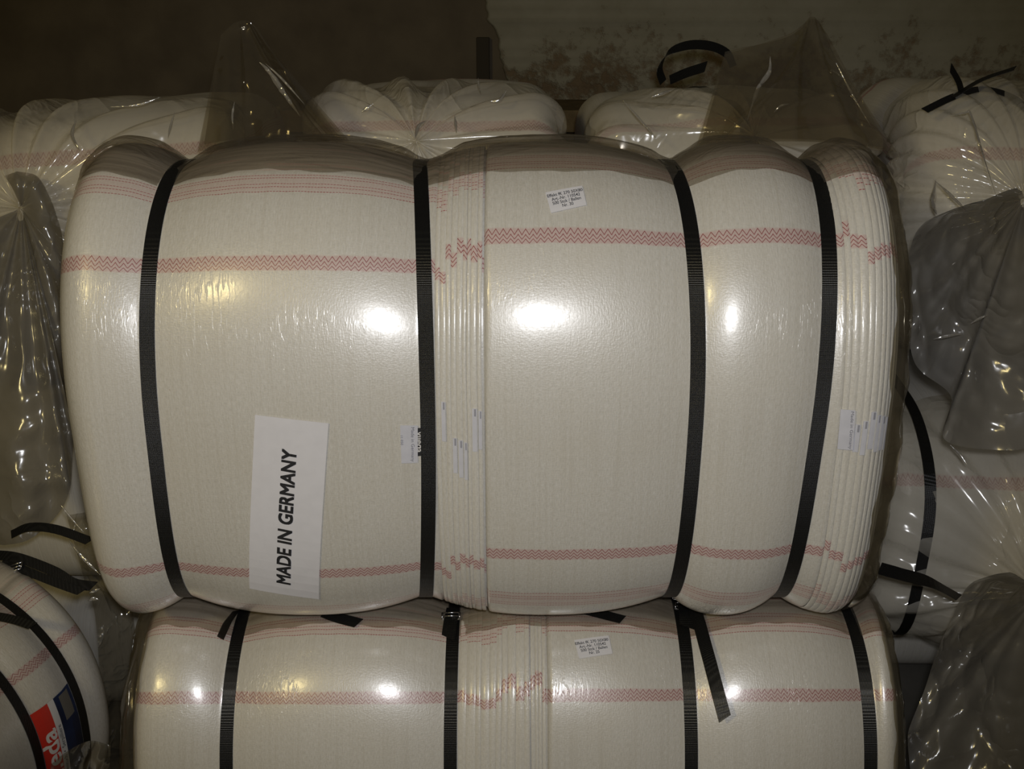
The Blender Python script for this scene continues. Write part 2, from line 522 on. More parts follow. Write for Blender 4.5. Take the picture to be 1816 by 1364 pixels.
# ------------------------------------------------------------------ bales
class Bale:
    """pressed bale of floor cloths; local X = long axis, local -Y = front, Z = up"""
    def __init__(s, label, group, base, yaw, hx, a, b, nt, nb, lobes, re=0.07,
                 amp=(0.018, 0.014, 0.034), roll=0.0, lumps=0.0, bends=()):
        s.e = bpy.data.objects.new('cloth_bale', None)
        col.objects.link(s.e)
        s.e.location = base
        s.e.empty_display_size = 0.05
        s.e['label'] = label
        s.e['category'] = 'bale'
        if group:
            s.e['group'] = group
        s.base = Vector(base)
        s.bends = [(-9.0, 0.0, 0.0), (-hx, 0.0, 0.0)] + sorted(bends) + [(hx, 0.0, 0.0), (9.0, 0.0, 0.0)]
        s.hx, s.a, s.b, s.re, s.amp, s.lobes, s.lumps = hx, a, b, re, amp, lobes, lumps
        s.cy, s.sy = math.cos(yaw), math.sin(yaw)
        s.cr, s.sr = math.cos(roll), math.sin(roll)
        # profile, from the back middle over the bottom, front, top to the back again
        K = 1440
        pts = []
        for i in range(K + 1):
            th = -math.pi + 2 * math.pi * i / K
            c, q = math.cos(th), math.sin(th)
            n = nt if q >= 0 else nb
            pts.append((-b * math.copysign(abs(c) ** (2 / n), c), a * math.copysign(abs(q) ** (2 / n), q)))
        cum = [0.0]
        for i in range(K):
            cum.append(cum[-1] + math.hypot(pts[i + 1][0] - pts[i][0], pts[i + 1][1] - pts[i][1]))
        s.per = cum[-1]
        mid = cum[K // 2]
        R = 480
        s.tab, j = [], 0
        for r in range(R + 1):
            t = s.per * r / R
            while j < K - 1 and cum[j + 1] < t:
                j += 1
            w = (t - cum[j]) / max(1e-9, cum[j + 1] - cum[j])
            s.tab.append((pts[j][0] + (pts[j + 1][0] - pts[j][0]) * w, pts[j][1] + (pts[j + 1][1] - pts[j][1]) * w))
        s.R, s.mid = R, mid
        nr = []
        for r in range(R):
            p, q = s.tab[(r - 2) % R], s.tab[(r + 2) % R]
            dy, dz = q[0] - p[0], q[1] - p[1]
            L = math.hypot(dy, dz) or 1
            nr.append((-dz / L, dy / L))
        s.nrm = nr
        s.piles = []
    def prof(s, q):
        """q = arc length, 0 at the front middle, positive upwards"""
        t = ((q + s.mid) / s.per) % 1.0 * s.R
        i = int(t) % s.R
        w = t - int(t)
        p0, p1 = s.tab[i], s.tab[i + 1]
        n0, n1 = s.nrm[i], s.nrm[(i + 1) % s.R]
        ny, nz = n0[0] + (n1[0] - n0[0]) * w, n0[1] + (n1[1] - n0[1]) * w
        L = math.hypot(ny, nz)
        return p0[0] + (p1[0] - p0[0]) * w, p0[1] + (p1[1] - p0[1]) * w, ny / L, nz / L
    def h(s, X, zt):
        f, tp, bt = s.amp
        A = f + (tp * zt * zt if zt > 0 else bt * abs(zt) ** 3)
        for x0, x1, kl, kr, m in s.lobes:
            if x0 <= X <= x1:
                t = (2 * X - x0 - x1) / (x1 - x0)
                return -A * abs(t) ** m * (kl if t < 0 else kr)
        best = min(s.lobes, key=lambda L: min(abs(L[0] - X), abs(L[1] - X)))
        return -A * (best[2] if abs(best[0] - X) < abs(best[1] - X) else best[3])
    def bend(s, X, q):
        """sideways run of the straps (and the grooves they press) at arc position q"""
        q = max(-0.5, min(0.5, q))
        for (xa, a1, a2), (xb, b1, b2) in zip(s.bends, s.bends[1:]):
            if X <= xb:
                da, db = a1 * q + a2 * q * q, b1 * q + b2 * q * q
                return da + (db - da) * (X - xa) / (xb - xa)
        return 0.0
    def local(s, X, q, out=0.0):
        y, z, ny, nz = s.prof(q)
        d = s.h(X - s.bend(X, q), z / s.a) + out
        if s.lumps:
            d += s.lumps * noise.noise(Vector((X * 6 + s.base.x * 9, y * 6, z * 6)))
        ax = abs(X)
        nx = 0.0
        if ax > s.hx - s.re:
            ph = min((ax - (s.hx - s.re)) / s.re, math.pi / 2)
            x = math.copysign(s.hx - s.re + s.re * math.sin(ph) + out * math.sin(ph), X)
            d = d - s.re * (1 - math.cos(ph)) - out * (1 - math.cos(ph))
        else:
            x = X
        return Vector((x, y + ny * d, z + nz * d))
    def toworld(s, p):
        x, y, z = p
        x, z = x * s.cr - z * s.sr, x * s.sr + z * s.cr
        return Vector((s.base.x + x * s.cy - y * s.sy, s.base.y + x * s.sy + y * s.cy, s.base.z + s.a + z))
    def pos(s, X, q, out=0.0):
        return s.toworld(s.local(X, q, out))
    def normal(s, X, q):
        e = 0.002
        dx = s.pos(X + e, q) - s.pos(X - e, q)
        dq = s.pos(X, q + e) - s.pos(X, q - e)
        return dx.cross(dq).normalized()
    def invert(s, px, py, X=0.0, q=0.0):
        """bale coordinates of the surface point that shows at a picture point"""
        best = None
        xm = s.hx + s.re * 0.5
        for i in range(49):
            for j in range(41):
                X, q = -xm + 2 * xm * i / 48, -0.5 * s.a * 3 + 3 * s.a * j / 40
                u, v = proj(s.pos(X, q))
                d = (u - px) ** 2 + (v - py) ** 2
                d += 1e9 if (CAM - s.pos(X, q)).dot(s.normal(X, q)) < 0 else 0
                if best is None or d < best[0]:
                    best = (d, X, q)
        _, X, q = best
        for _ in range(12):
            e = 0.001
            u, v = proj(s.pos(X, q))
            ux, vx = proj(s.pos(X + e, q))
            uq, vq = proj(s.pos(X, q + e))
            a, b, c, d = (ux - u) / e, (uq - u) / e, (vx - v) / e, (vq - v) / e
            det = a * d - b * c
            if abs(det) < 1e-6:
                break
            du, dv = px - u, py - v
            X += max(-0.05, min(0.05, (d * du - b * dv) / det))
            q += max(-0.05, min(0.05, (a * dv - c * du) / det))
        return X, q
    # ---- parts
    def pile(s, x0, x1, mat, vmap, nx=90, nq=150, extra=None, cap=True, uoff=0.0):
        Xs = lin(x0, x1, nx)
        qs = [-s.per / 2 + s.per * j / nq for j in range(nq)]
        fn = lambda X, q: s.pos(X, q, extra(X, q) if extra else 0.0)
        return grid('cloth_pile', fn, Xs, qs, mat, s.e, lambda X, q: (X + uoff, vmap(q)), loop_v=True, caps=cap)
    def fold(s, xa, xb, proud, vmap, mat, dv, du, q0, q1, nq=64, seed=0):
        """one folded cloth edge standing in the pile"""
        w = xb - xa
        ts = (0.0, 0.14, 0.5, 0.86, 1.0)
        def fn(t, q):
            wob = 0.0016 * noise.noise(Vector((xa * 40, q * 5, 1.7)))
            wob2 = 0.0016 * noise.noise(Vector((xb * 40, q * 5, 1.7)))
            X = xa + wob + (w + wob2 - wob) * t
            o = proud + 0.0004 * (1 - abs(2 * t - 1) ** 3) - 0.0004
            if t in (0.0, 1.0):
                o -= 0.0005
            return s.pos(X, q, o)
        def uvf(t, q):
            return (xa + w * t + du, vmap(q) + dv)
        return grid('folded_cloth', fn, ts, lin(q0, q1, nq), mat, s.e, uvf)
    def strap(s, X, width=0.0222, nq=170, lift=0.0):
        verts, faces = [], []
        for j in range(nq):
            q = -s.per / 2 + s.per * j / nq
            Xq = X + s.bend(X, q)
            for k, (dx, o) in enumerate(((-.5, 0.0003), (.5, 0.0003), (.5, 0.0016), (-.5, 0.0016))):
                verts.append(s.toworld(s.local(Xq, q, o + lift) + Vector((dx * width, 0, 0))))
        for j in range(nq):
            j2 = (j + 1) % nq
            for k in range(4):
                k2 = (k + 1) % 4
                faces.append((j * 4 + k, j2 * 4 + k, j2 * 4 + k2, j * 4 + k2))
        return mesh('strap', verts, faces, M_STRAP, s.e, smooth_shade=False)
    def patch(s, name, corners, mat, parent=None, out=0.0012, n=10, m=14, pix=True):
        """a flat thing lying on the surface; corners = tl, tr, br, bl"""
        c = [s.invert(*p) for p in corners] if pix else corners
        def xq(u, v):
            a = [c[0][k] * (1 - u) + c[1][k] * u for k in (0, 1)]
            b = [c[3][k] * (1 - u) + c[2][k] * u for k in (0, 1)]
            return [a[k] * (1 - v) + b[k] * v for k in (0, 1)]
        us, ws = lin(0, 1, n), lin(0, 1, m)
        verts, faces = [], []
        for lay in (out, out - 0.0006):
            for u in us:
                for v in ws:
                    verts.append(s.pos(*xq(u, v), lay))
        N = n * m
        for i in range(n - 1):
            for j in range(m - 1):
                q = (i * m + j, i * m + j + 1, (i + 1) * m + j + 1, (i + 1) * m + j)
                faces.append(q)
                faces.append(tuple(k + N for k in reversed(q)))
        rim = [i * m for i in range(n)] + [(n - 1) * m + j for j in range(1, m)] + [i * m + m - 1 for i in range(n - 2, -1, -1)] + [j for j in range(m - 2, 0, -1)]
        for a, b in zip(rim, rim[1:] + rim[:1]):
            faces.append((a, b, b + N, a + N))
        o = mesh(name, verts, faces, mat, parent or s.e, smooth_shade=False)
        return o, xq
    def letters(s, name, parent, xq, lines, mat, size, asp, turn=0, bold=0.0, out=0.0016, shear=0.0, wide=1.0, heavy=0.0):
        """lines = [(text, u, v, scale)] on the unit square of a patch; asp = height / width of the patch"""
        verts, faces = [], []
        for body, u0, v0, sc_ in lines:
            v2, f2 = text_2d(body, size * sc_, bold, shear=shear)
            if heavy:
                m_ = len(v2)
                v2 = [(x + a * heavy, y + b * heavy) for a, b in ((-.5, -.5), (.5, -.5), (-.5, .5), (.5, .5), (0, 0)) for x, y in v2]
                f2 = [tuple(i + k * m_ for i in f) for k in range(5) for f in f2]
            off = len(verts)
            for x, y in v2:
                x *= wide
                if turn == 1:      # reads upwards
                    du, dv = -y, -x
                elif turn == -1:   # reads downwards
                    du, dv = y, x
                else:
                    du, dv = x, -y
                u, v = u0 + du, v0 + dv / asp
                verts.append(s.pos(*xq(u, v), out))
            faces += [tuple(i + off for i in f) for f in f2]
        return mesh(name, verts, faces, mat, parent, smooth_shade=False)

def piecewise(knots):
    knots = sorted(knots)
    def f(q):
        if q <= knots[0][0]:
            i = 0
        elif q >= knots[-1][0]:
            i = len(knots) - 2
        else:
            i = max(k for k in range(len(knots) - 1) if knots[k][0] <= q)
        (a, va), (b, vb) = knots[i], knots[i + 1]
        return va + (vb - va) * (q - a) / (b - a)
    return f

# --- film pieces
def crumple(p, amp, f=9.0, seed=0.0):
    q = p * f + Vector((seed, seed * 1.7, -seed))
    n = noise.noise(q)
    m = noise.noise(q * 2.3 + Vector((5, 1, 2)))
    return amp * ((1 - abs(n)) ** 3 - 0.5 + 0.5 * (1 - abs(m)) ** 3)

def film_fan(name, parent, G, rim, mat, nu=90, nv=46, bulge=0.05, pleat=0.012, npl=9, amp=0.012, seed=0.0, closed=False, r0=0.04):
    """film gathered at G, opening out to the rim line; toward = towards the room"""
    R = catmull(rim + ([rim[0]] if closed else []), nu)
    cen = sum(R, Vector()) / len(R)
    nd = (CAM - cen).normalized()
    def fn(i, v):
        r = R[i]
        v = r0 + (1 - r0) * v
        p = G + (r - G) * v
        b = bulge * math.sin(math.pi * min(1, v) * 0.8)
        pl = pleat * math.sin(npl * 2 * math.pi * i / nu + 3 * noise.noise(r * 5 + Vector((seed, 0, 0)))) * (0.25 + v)
        return p + nd * (b + pl + crumple(p, amp, 9.0, seed) * (0.3 + 0.7 * v))
    return grid(name, fn, range(nu), lin(0, 1, nv), mat, parent)

def film_quad(name, parent, left, right, mat, n=50, m=24, amp=0.008, seed=0.0, belly=0.0, f=11.0):
    L, R = catmull(left, n), catmull(right, n)
    nd = (CAM - L[n // 2]).normalized()
    def fn(i, t):
        p = L[i] + (R[i] - L[i]) * t
        return p + nd * (belly * math.sin(math.pi * t) + crumple(p, amp, f, seed))
    return grid(name, fn, range(n), lin(0, 1, m), mat, parent)

# ================================================================== upper front bale (the paper sign)
SW = 0.0103
def make_lobes(lo, straps, hi, seams=()):
    """strap to strap bulges; seams = (x, k) soft joints between piles"""
    ks = [(lo, 0.55, 0)] + [(x, 1.0, SW) for x in straps] + [(x, k, 0) for x, k in seams] + [(hi, 0.55, 0)]
    ks.sort()
    return [(a[0] + a[2], b[0] - b[2], a[1], b[1], 2.4) for a, b in zip(ks, ks[1:])]

XS = (-0.531, -0.124, 0.271, 0.452)
SEAM = -0.042
HXU = 0.620
UP = Bale('wide white cloth bale with MADE IN GERMANY paper sign and four black straps', 'strapped bales of white floor cloths',
          (-0.0475, 0.27, 0.738), 0.0, HXU, 0.3885, 0.27, 2.15, 3.8,
          make_lobes(-0.70, [x + 0.0475 for x in XS], 0.70), re=0.06, amp=(0.013, 0.016, 0.022),
          bends=[(XS[0] + 0.0475, 0.02, 0.0), (XS[1] + 0.0475, 0.012, -0.11), (XS[2] + 0.0475, 0.0, -0.09), (XS[3] + 0.0475, 0.035, 0.0)])
ox = 0.0475
def vm(bale, px, hem, z1, z2, low):
    k = []
    for (py, val) in ((hem, HEM), (z1, 0.0), (z2, -ZSPAN)):
        k.append((bale.invert(px, py)[1], val))
    q, v = min(k)
    k.append((q - low, v - low))
    q, v = max(k)
    k.append((q + 0.3, v + 0.3))
    return piecewise(k)
vm1 = vm(UP, 520, 339, 468, 1018, 0.3)
vm2 = vm(UP, 1040, 297, 420, 984, 0.3)
seam_l = SEAM + ox
fold0 = XS[1] + ox + SW + 0.002
def under_fold1(X, q):
    return -0.007 * smooth(fold0 - 0.001, fold0 + 0.002, X)
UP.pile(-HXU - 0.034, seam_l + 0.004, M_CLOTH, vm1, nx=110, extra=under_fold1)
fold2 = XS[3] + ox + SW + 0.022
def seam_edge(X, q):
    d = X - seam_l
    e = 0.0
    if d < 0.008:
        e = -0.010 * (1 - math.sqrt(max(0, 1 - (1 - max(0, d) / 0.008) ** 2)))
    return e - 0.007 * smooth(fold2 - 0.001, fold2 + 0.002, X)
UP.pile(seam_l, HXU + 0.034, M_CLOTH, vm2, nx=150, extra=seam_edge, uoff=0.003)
rnd = random.Random(3)
def folds(bale, xa, xb, n, vmap, spread, base=0.0, q0=-0.62, q1=0.62, trend=0.0, walk=0.006):
    out, x, dv = [], xa, 0.0
    ws = [rnd.uniform(0.7, 1.3) for _ in range(n)]
    tot = sum(ws)
    for i, w in enumerate(ws):
        x2 = x + (xb - xa) * w / tot
        dv = spread[i % len(spread)]
        o = bale.fold(x, x2, base + rnd.uniform(-0.0007, 0.0005) + trend * i, vmap, M_FOLD, dv, rnd.uniform(0, 0.01), q0, q1)
        out.append((o, x, x2))
        x = x2
    return out
F1 = folds(UP, fold0, seam_l - 0.001, 9, vm1, (0.010, 0.016, -0.016, -0.006, -0.022, -0.014, -0.020, -0.012, -0.016))
F2 = folds(UP, fold2 - 0.0018, HXU + 0.03, 13, vm2, (-0.012, 0.004, 0.006, 0.028, 0.022, 0.016, 0.018, 0.012, 0.014, 0.02, 0.0, -0.01, 0.0))
for x in XS:
    UP.strap(x + ox)

# paper sign
sign, xq = UP.patch('paper_sign', ((453, 735), (583, 750), (566, 1061), (443, 1042)), M_PAPER, out=0.0022, n=8, m=20)
UP.letters('lettering', sign, xq, [('MADE IN GERMANY', 0.505, 0.54, 1.0)], M_INK, 0.275, 2.4, turn=1, out=0.0027, shear=0.05, wide=0.745, heavy=0.017)
# sticker
st, xq = UP.patch('sticker', ((967, 343), (1032, 331), (1040, 365), (977, 379)), M_PAPER, out=0.0022, n=8, m=6)
UP.letters('lettering', st, xq, [('Effekt fK 270 50X80', 0.5, 0.22, 1), ('Art.-Nr. 110542', 0.5, 0.42, 1), ('500 Stck / Ballen', 0.5, 0.61, 1), ('Nr. 30', 0.5, 0.80, 1)],
           M_INK, 0.118, 0.56, bold=0.0012, out=0.0026)
# sewn tag beside the second strap
tg, xq = UP.patch('care_tag', ((710, 754), (741, 754), (741, 820), (712, 821)), M_TAG, out=0.0016, n=5, m=7)
UP.letters('lettering', tg, xq, [('Made in Germany', 0.70, 0.5, 1.0), ('11 050', 0.06, 0.38, 0.75)], M_GREYINK, 0.27, 2.1, turn=-1, out=0.0020)
tb, xq2 = UP.patch('brand_tag', ((739, 759), (751, 759), (751, 808), (738, 809)), M_INK, out=0.0009, n=4, m=6)
UP.letters('lettering', tb, xq2, [('vileda', 0.42, 0.5, 1.0)], M_WHITE, 1.35, 4.2, turn=-1, bold=0.02, out=0.0012)
# tags sewn in the folded edges
def fold_tags(bale, fl, specs):
    for k, (pa, pb, xoff) in specs.items():
        o, xa, xb = fl[k]
        w = xb - xa
        q0 = bale.invert((proj(bale.pos((xa + xb) / 2, 0))[0]), pa)[1]
        q1 = bale.invert((proj(bale.pos((xa + xb) / 2, -0.1))[0]), pb)[1]
        a, b = xa + w * 0.15, xb - w * 0.15
        tag_, xq_ = bale.patch('sewn_tag', ((a, q0), (b, q0), (b, q1), (a, q1)), M_TAG, parent=o, out=0.0022, n=3, m=8, pix=False)
        dk, _ = bale.patch('tag_print', ((a + w * .3, q0 - 0.001), (b - w * .12, q0 - 0.001), (b - w * .12, q0 - 0.012), (a + w * .3, q0 - 0.012)), M_PALEINK, parent=o, out=0.0026, n=3, m=3, pix=False)
fold_tags(UP, F1, {1: (712, 782, 0), 3: (776, 838, 0), 4: (780, 846, 0), 5: (784, 850, 0), 7: (724, 800, 0), 8: (728, 796, 0)})
fold_tags(UP, F2, {2: (752, 800, 0), 3: (746, 806, 0), 4: (730, 796, 0), 5: (736, 802, 0), 6: (738, 800, 0), 7: (740, 800, 0)})
tg2, xq = UP.patch('care_tag', ((1489, 724), (1515, 726), (1511, 796), (1483, 794)), M_TAG, out=0.0050, n=5, m=7)
UP.letters('lettering', tg2, xq, [('Made in Germany', 0.80, 0.5, 1.0)], M_GREYINK, 0.29, 2.2, turn=-1, out=0.0054)

# loose film over the top of the bale, and down its right end
def top_film(bale, X0, X1, q0, q1, nx, nq, name='plastic_film', mat=None, gap=0.004, amp=0.010):
    def fn(X, q):
        q = q + (0.010 * noise.noise(Vector((X * 9, 2.0, 0.5))) + 0.005 * noise.noise(Vector((X * 31, 7.0, 0.5)))) * (1 - smooth(q0, q0 + 0.06, q))
        k = smooth(q0, q0 + 0.09, q)
        ridge = noise.noise(Vector((X * 2.2, q * 22 + 0.5 * math.sin(X * 5), bale.base.z)))
        r2 = noise.noise(Vector((X * 8, q * 60, 4.0)))
        o = 0.002 + k * (gap + amp * (1 - abs(ridge)) ** 2 * 0.7 + 0.15 * amp * r2)
        near = min([abs(X - x) for x in bale.sx] + [1])
        o *= 0.12 + 0.88 * smooth(0.006, 0.05, near)
        return bale.pos(X, q, o)
    return grid(name, fn, lin(X0, X1, nx), lin(q0, q1, nq), mat or M_TOPFILM, bale.e)
UP.sx = [x + ox for x in XS]
qh = UP.invert(520, 312)[1]
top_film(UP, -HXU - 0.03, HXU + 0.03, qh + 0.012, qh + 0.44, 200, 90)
def end_film(bale, side, q0, q1, mat, base=0.004, belly=0.02, name='end_film'):
    X0 = bale.hx - bale.re * 0.4
    def fn(t, q):
        X = side * (X0 + t * bale.re * 1.9)
        k = math.sin(math.pi * min(1, t * 0.9))
        p = bale.pos(X, q, base + belly * k * (0.6 + 0.4 * noise.noise(Vector((t * 2, q * 4, 3)))))
        return p + Vector((side * crumple(p, 0.006, 12.0), 0, 0))
    return grid(name, fn, lin(0, 1, 22), lin(q0, q1, 80), mat, bale.e)
end_film(UP, 1, -0.42, 0.55, M_TAIL, belly=0.022)

# two film ends that stand up behind the bale
def film_peak(parent, base, apex, depth, mat, seed, creases=()):
    """base: picture points along the foot; apex: points along the top; a folded, hollow cone of film"""
    NU = 110
    B = catmull([at_t(*p) for p in base], NU)
    A = catmull([at_t(*p) for p in apex], NU)
    nd = (CAM - B[NU // 2]).normalized()
    def fn(i, v):
        u = i / (NU - 1)
        p = B[i] * (1 - v) + A[i] * v
        w = (1 - v) ** 0.8
        b = depth * w * (math.sin(math.pi * u) + 0.35 * math.sin(3 * math.pi * u + seed) + 0.22 * math.sin(7 * math.pi * u + 2 * seed + v * 2))
        for ub, ut, am, wd in creases:
            b += am * math.exp(-((u - ub - (ut - ub) * v) / wd) ** 2) * (1 - 0.5 * v)
        return p + nd * (b + crumple(p, 0.010, 10.0, seed) * (0.4 + 0.6 * v))
    return grid('film_tail', fn, range(NU), lin(0, 1, 50), mat, parent)
film_peak(UP.e, [(352, 268, 1.74), (430, 262, 1.72), (530, 256, 1.72), (612, 252, 1.74)],
          [(392, 62, 1.86), (418, 40, 1.87), (444, 42, 1.87), (470, 78, 1.86)], 0.045, M_TAIL, 1.3, ((0.88, 0.60, 0.016, 0.035), (0.35, 0.45, 0.008, 0.03)))
film_peak(UP.e, [(620, 250, 1.80), (540, 246, 1.82), (430, 246, 1.84), (362, 256, 1.80)],
          [(486, 96, 1.88), (452, 46, 1.88), (424, 38, 1.88), (392, 64, 1.88)], -0.02, M_TAIL, 2.9)
film_peak(UP.e, [(1236, 256, 1.72), (1330, 252, 1.70), (1450, 252, 1.70), (1575, 262, 1.72)],
          [(1286, 92, 1.84), (1400, 64, 1.86), (1440, 30, 1.87), (1466, 60, 1.86)], 0.05, M_TAIL, 4.1, ((0.17, 0.60, 0.016, 0.03), (0.55, 0.5, 0.010, 0.03), (0.85, 0.7, 0.010, 0.03)))
film_peak(UP.e, [(1590, 270, 1.80), (1470, 250, 1.83), (1340, 246, 1.83), (1244, 250, 1.80)],
          [(1478, 96, 1.89), (1446, 34, 1.89), (1396, 62, 1.88), (1288, 96, 1.87)], -0.02, M_TAIL, 5.5)

# ================================================================== lower front bale
LXS = (-0.486, -0.105, 0.305, 0.610)
LSEAM = 0.060
HXL = 0.660
LO = Bale('white cloth bale carrying the bale with the paper sign, black strap tail hanging before it', 'strapped bales of white floor cloths',
          (0.006, 0.262, 0.0), 0.0, HXL, 0.3635, 0.272, 2.2, 3.0,
          make_lobes(-0.72, [x - 0.006 for x in LXS], 0.72), re=0.05, amp=(0.014, 0.022, 0.03))
lox = -0.006
def vm_top(bale, px, hem, z1):
    qh_, qz = bale.invert(px, hem)[1], bale.invert(px, z1)[1]
    return piecewise([(qz - 0.8, -0.8), (qz, 0.0), (qh_, HEM), (qh_ + 0.3, HEM + 0.3)])
lv1 = vm_top(LO, 600, 1124, 1240)
lv2 = vm_top(LO, 1100, 1120, 1235)
lseam = LSEAM + lox
lf0 = LXS[1] + lox + SW + 0.002
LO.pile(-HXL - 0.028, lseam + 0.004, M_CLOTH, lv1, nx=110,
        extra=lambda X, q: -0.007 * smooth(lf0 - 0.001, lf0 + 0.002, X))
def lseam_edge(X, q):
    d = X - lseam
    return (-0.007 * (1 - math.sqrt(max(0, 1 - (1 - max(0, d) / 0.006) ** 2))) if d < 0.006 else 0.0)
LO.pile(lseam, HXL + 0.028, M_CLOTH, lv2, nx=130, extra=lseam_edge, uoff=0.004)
F3 = folds(LO, lf0, 0.024, 10, lv1, (-0.002, 0.003, 0.004, 0.010, 0.008, -0.004, -0.016, -0.022, -0.006, -0.012), base=0.001)
F4 = folds(LO, 0.025, lseam - 0.001, 4, lv1, (-0.020, -0.026, -0.024, -0.004), base=-0.004)
for x in LXS:
    LO.strap(x + lox)
LO.sx = [x + lox for x in LXS]
qh2 = LO.invert(600, 1112)[1]
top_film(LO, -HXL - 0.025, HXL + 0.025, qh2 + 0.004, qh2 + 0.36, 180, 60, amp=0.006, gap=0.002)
st, xq = LO.patch('sticker', ((1018, 1136), (1079, 1128), (1086, 1160), (1027, 1169)), M_PAPER, out=0.0022, n=8, m=6)
LO.letters('lettering', st, xq, [('Effekt fK 270 50X80', 0.48, 0.22, 1), ('Art.-Nr. 110542', 0.48, 0.42, 1), ('500 Stck / Ballen', 0.5, 0.61, 1), ('Nr. 25', 0.48, 0.80, 1)],
           M_INK, 0.118, 0.56, bold=0.0012, out=0.0026)
end_film(LO, -1, -0.5, 0.5, M_TAIL, belly=0.03)
end_film(LO, 1, -0.5, 0.5, M_TAIL, belly=0.010)

# strap tails and seals of the lower bale (sub-parts of its straps)
lo_straps = [o for o in LO.e.children if o.name.startswith('strap')]
RX = Vector((1, 0, 0))
def on(bale, px, py, out=0.003):
    X, q = bale.invert(px, py)
    return bale.pos(X, q, out)
def tail(strap, pts, width=0.0205, wd=RX, n=14, cut=0.005):
    return ribbon('strap_tail', pts, wd, width, M_STRAP, strap, n=n, cut=cut)
def seal(strap, c, rot=0.0, w=0.026, d=0.012):
    """crimped steel wire buckle: two bars and two sides"""
    verts, faces = [], []
    ux = Vector((math.cos(rot), 0, math.sin(rot)))
    uy = Vector((0, 0.75, 0.66))
    def bar(a, b, r):
        dv = (b - a).normalized()
        p = dv.cross(Vector((0.3, 0.5, 0.81))).normalized()
        q = dv.cross(p)
        o = len(verts)
        for e in (a, b):
            for k in range(6):
                an = k * math.pi / 3
                verts.append(e + p * (r * math.cos(an)) + q * (r * math.sin(an)))
        for k in range(6):
            faces.append((o + k, o + (k + 1) % 6, o + 6 + (k + 1) % 6, o + 6 + k))
        faces.append(tuple(range(o + 5, o - 1, -1)))
        faces.append(tuple(range(o + 6, o + 12)))
    A = [c - ux * w / 2 - uy * d / 2, c + ux * w / 2 - uy * d / 2, c + ux * w / 2 + uy * d / 2, c - ux * w / 2 + uy * d / 2]
    for i in range(4):
        bar(A[i], A[(i + 1) % 4], 0.0017)
    bar((A[0] + A[3]) / 2, (A[1] + A[2]) / 2, 0.0015)
    return mesh('buckle', verts, faces, M_STEEL, strap)
# first strap: short slanted end
tail(lo_straps[0], [on(LO, 418, 1088, 0.006), on(LO, 404, 1108, 0.007), on(LO, 391, 1134, 0.006)], wd=Vector((0.9, 0, 0.35)))
# second strap: seal and doubled band
seal(lo_straps[1], on(LO, 800, 1099, 0.010), 0.03, w=0.031)
tail(lo_straps[1], [on(LO, 804, 1086, 0.010), on(LO, 799, 1108, 0.009), on(LO, 795, 1134, 0.006)], width=0.024)
# third strap: seals and the long tail that hangs down the face
seal(lo_straps[2], on(LO, 1210, 1082, 0.012), 0.15, w=0.027)
seal(lo_straps[2], on(LO, 1200, 1068, 0.014), -0.2, w=0.016, d=0.014)
tail(lo_straps[2], [on(LO, 1212, 1072, 0.014), on(LO, 1216, 1092, 0.012), on(LO, 1219, 1116, 0.006)], width=0.028)
tail(lo_straps[2], [on(LO, 1212, 1066, 0.016), on(LO, 1230, 1090, 0.016), on(LO, 1250, 1160, 0.020), on(LO, 1266, 1220, 0.024), on(LO, 1280, 1270, 0.026)],
     width=0.0225, n=24, wd=[Vector((0.97, 0, 0.20)), Vector((0.95, 0.22, 0.2))], cut=-0.004)
# ends that lie on top of the bale
tail(lo_straps[1], [on(LO, 575, 1092, 0.010), on(LO, 600, 1101, 0.010), on(LO, 637, 1109, 0.007)], wd=Vector((0.2, 0.88, 0.4)), width=0.020)
tail(lo_straps[2], [on(LO, 1030, 1086, 0.010), on(LO, 1062, 1094, 0.010), on(LO, 1104, 1103, 0.007)], wd=Vector((0.2, 0.88, 0.4)), width=0.018)
tail(lo_straps[3], [at_t(1560, 1008, 1.74), at_t(1600, 1019, 1.72), at_t(1650, 1033, 1.70), at_t(1701, 1060, 1.69)], wd=Vector((-0.25, 0.85, 0.25)), width=0.026, n=20)

# ================================================================== bales of the rear row, their tied ends towards the room
def gather_film(bale, gx, gy, R, pull, pleat, npl, mat=None, seed=0.0, aspect=1.0, name='gathered_film'):
    """film drawn together at one point of the face, pleats running to it"""
    X0, q0 = bale.invert(gx, gy)
    na, nr = 150, 34
    def fn(i, r):
        ph = 2 * math.pi * i / na
        rr = R * (0.004 + 0.996 * r)
        X, q = X0 + rr * math.cos(ph) * aspect, q0 + rr * math.sin(ph)
        k = 1 - r
        wv = math.sin(npl * ph + 2.2 * noise.noise(Vector((math.cos(ph) * 2, math.sin(ph) * 2, seed)))) \
            + 0.6 * noise.noise(Vector((math.cos(ph) * 9, math.sin(ph) * 9, seed + r * 0.6)))
        o = 0.005 + pull * k ** 1.6 + pleat * wv * (0.15 + 0.85 * math.sin(math.pi * min(1, r * 0.85 + 0.1)))
        return bale.pos(max(-bale.hx - bale.re * .6, min(bale.hx + bale.re * .6, X)), q, max(0.002, o))
    grid(name, fn, [k for k in range(na)] + [0], lin(0, 1, nr), mat or M_FILM, bale.e)
    return bale.pos(X0, q0, pull + 0.004)

def simple_lobes(hx, straps, seams=()):
    return make_lobes(-hx - 0.07, straps, hx + 0.07, seams)

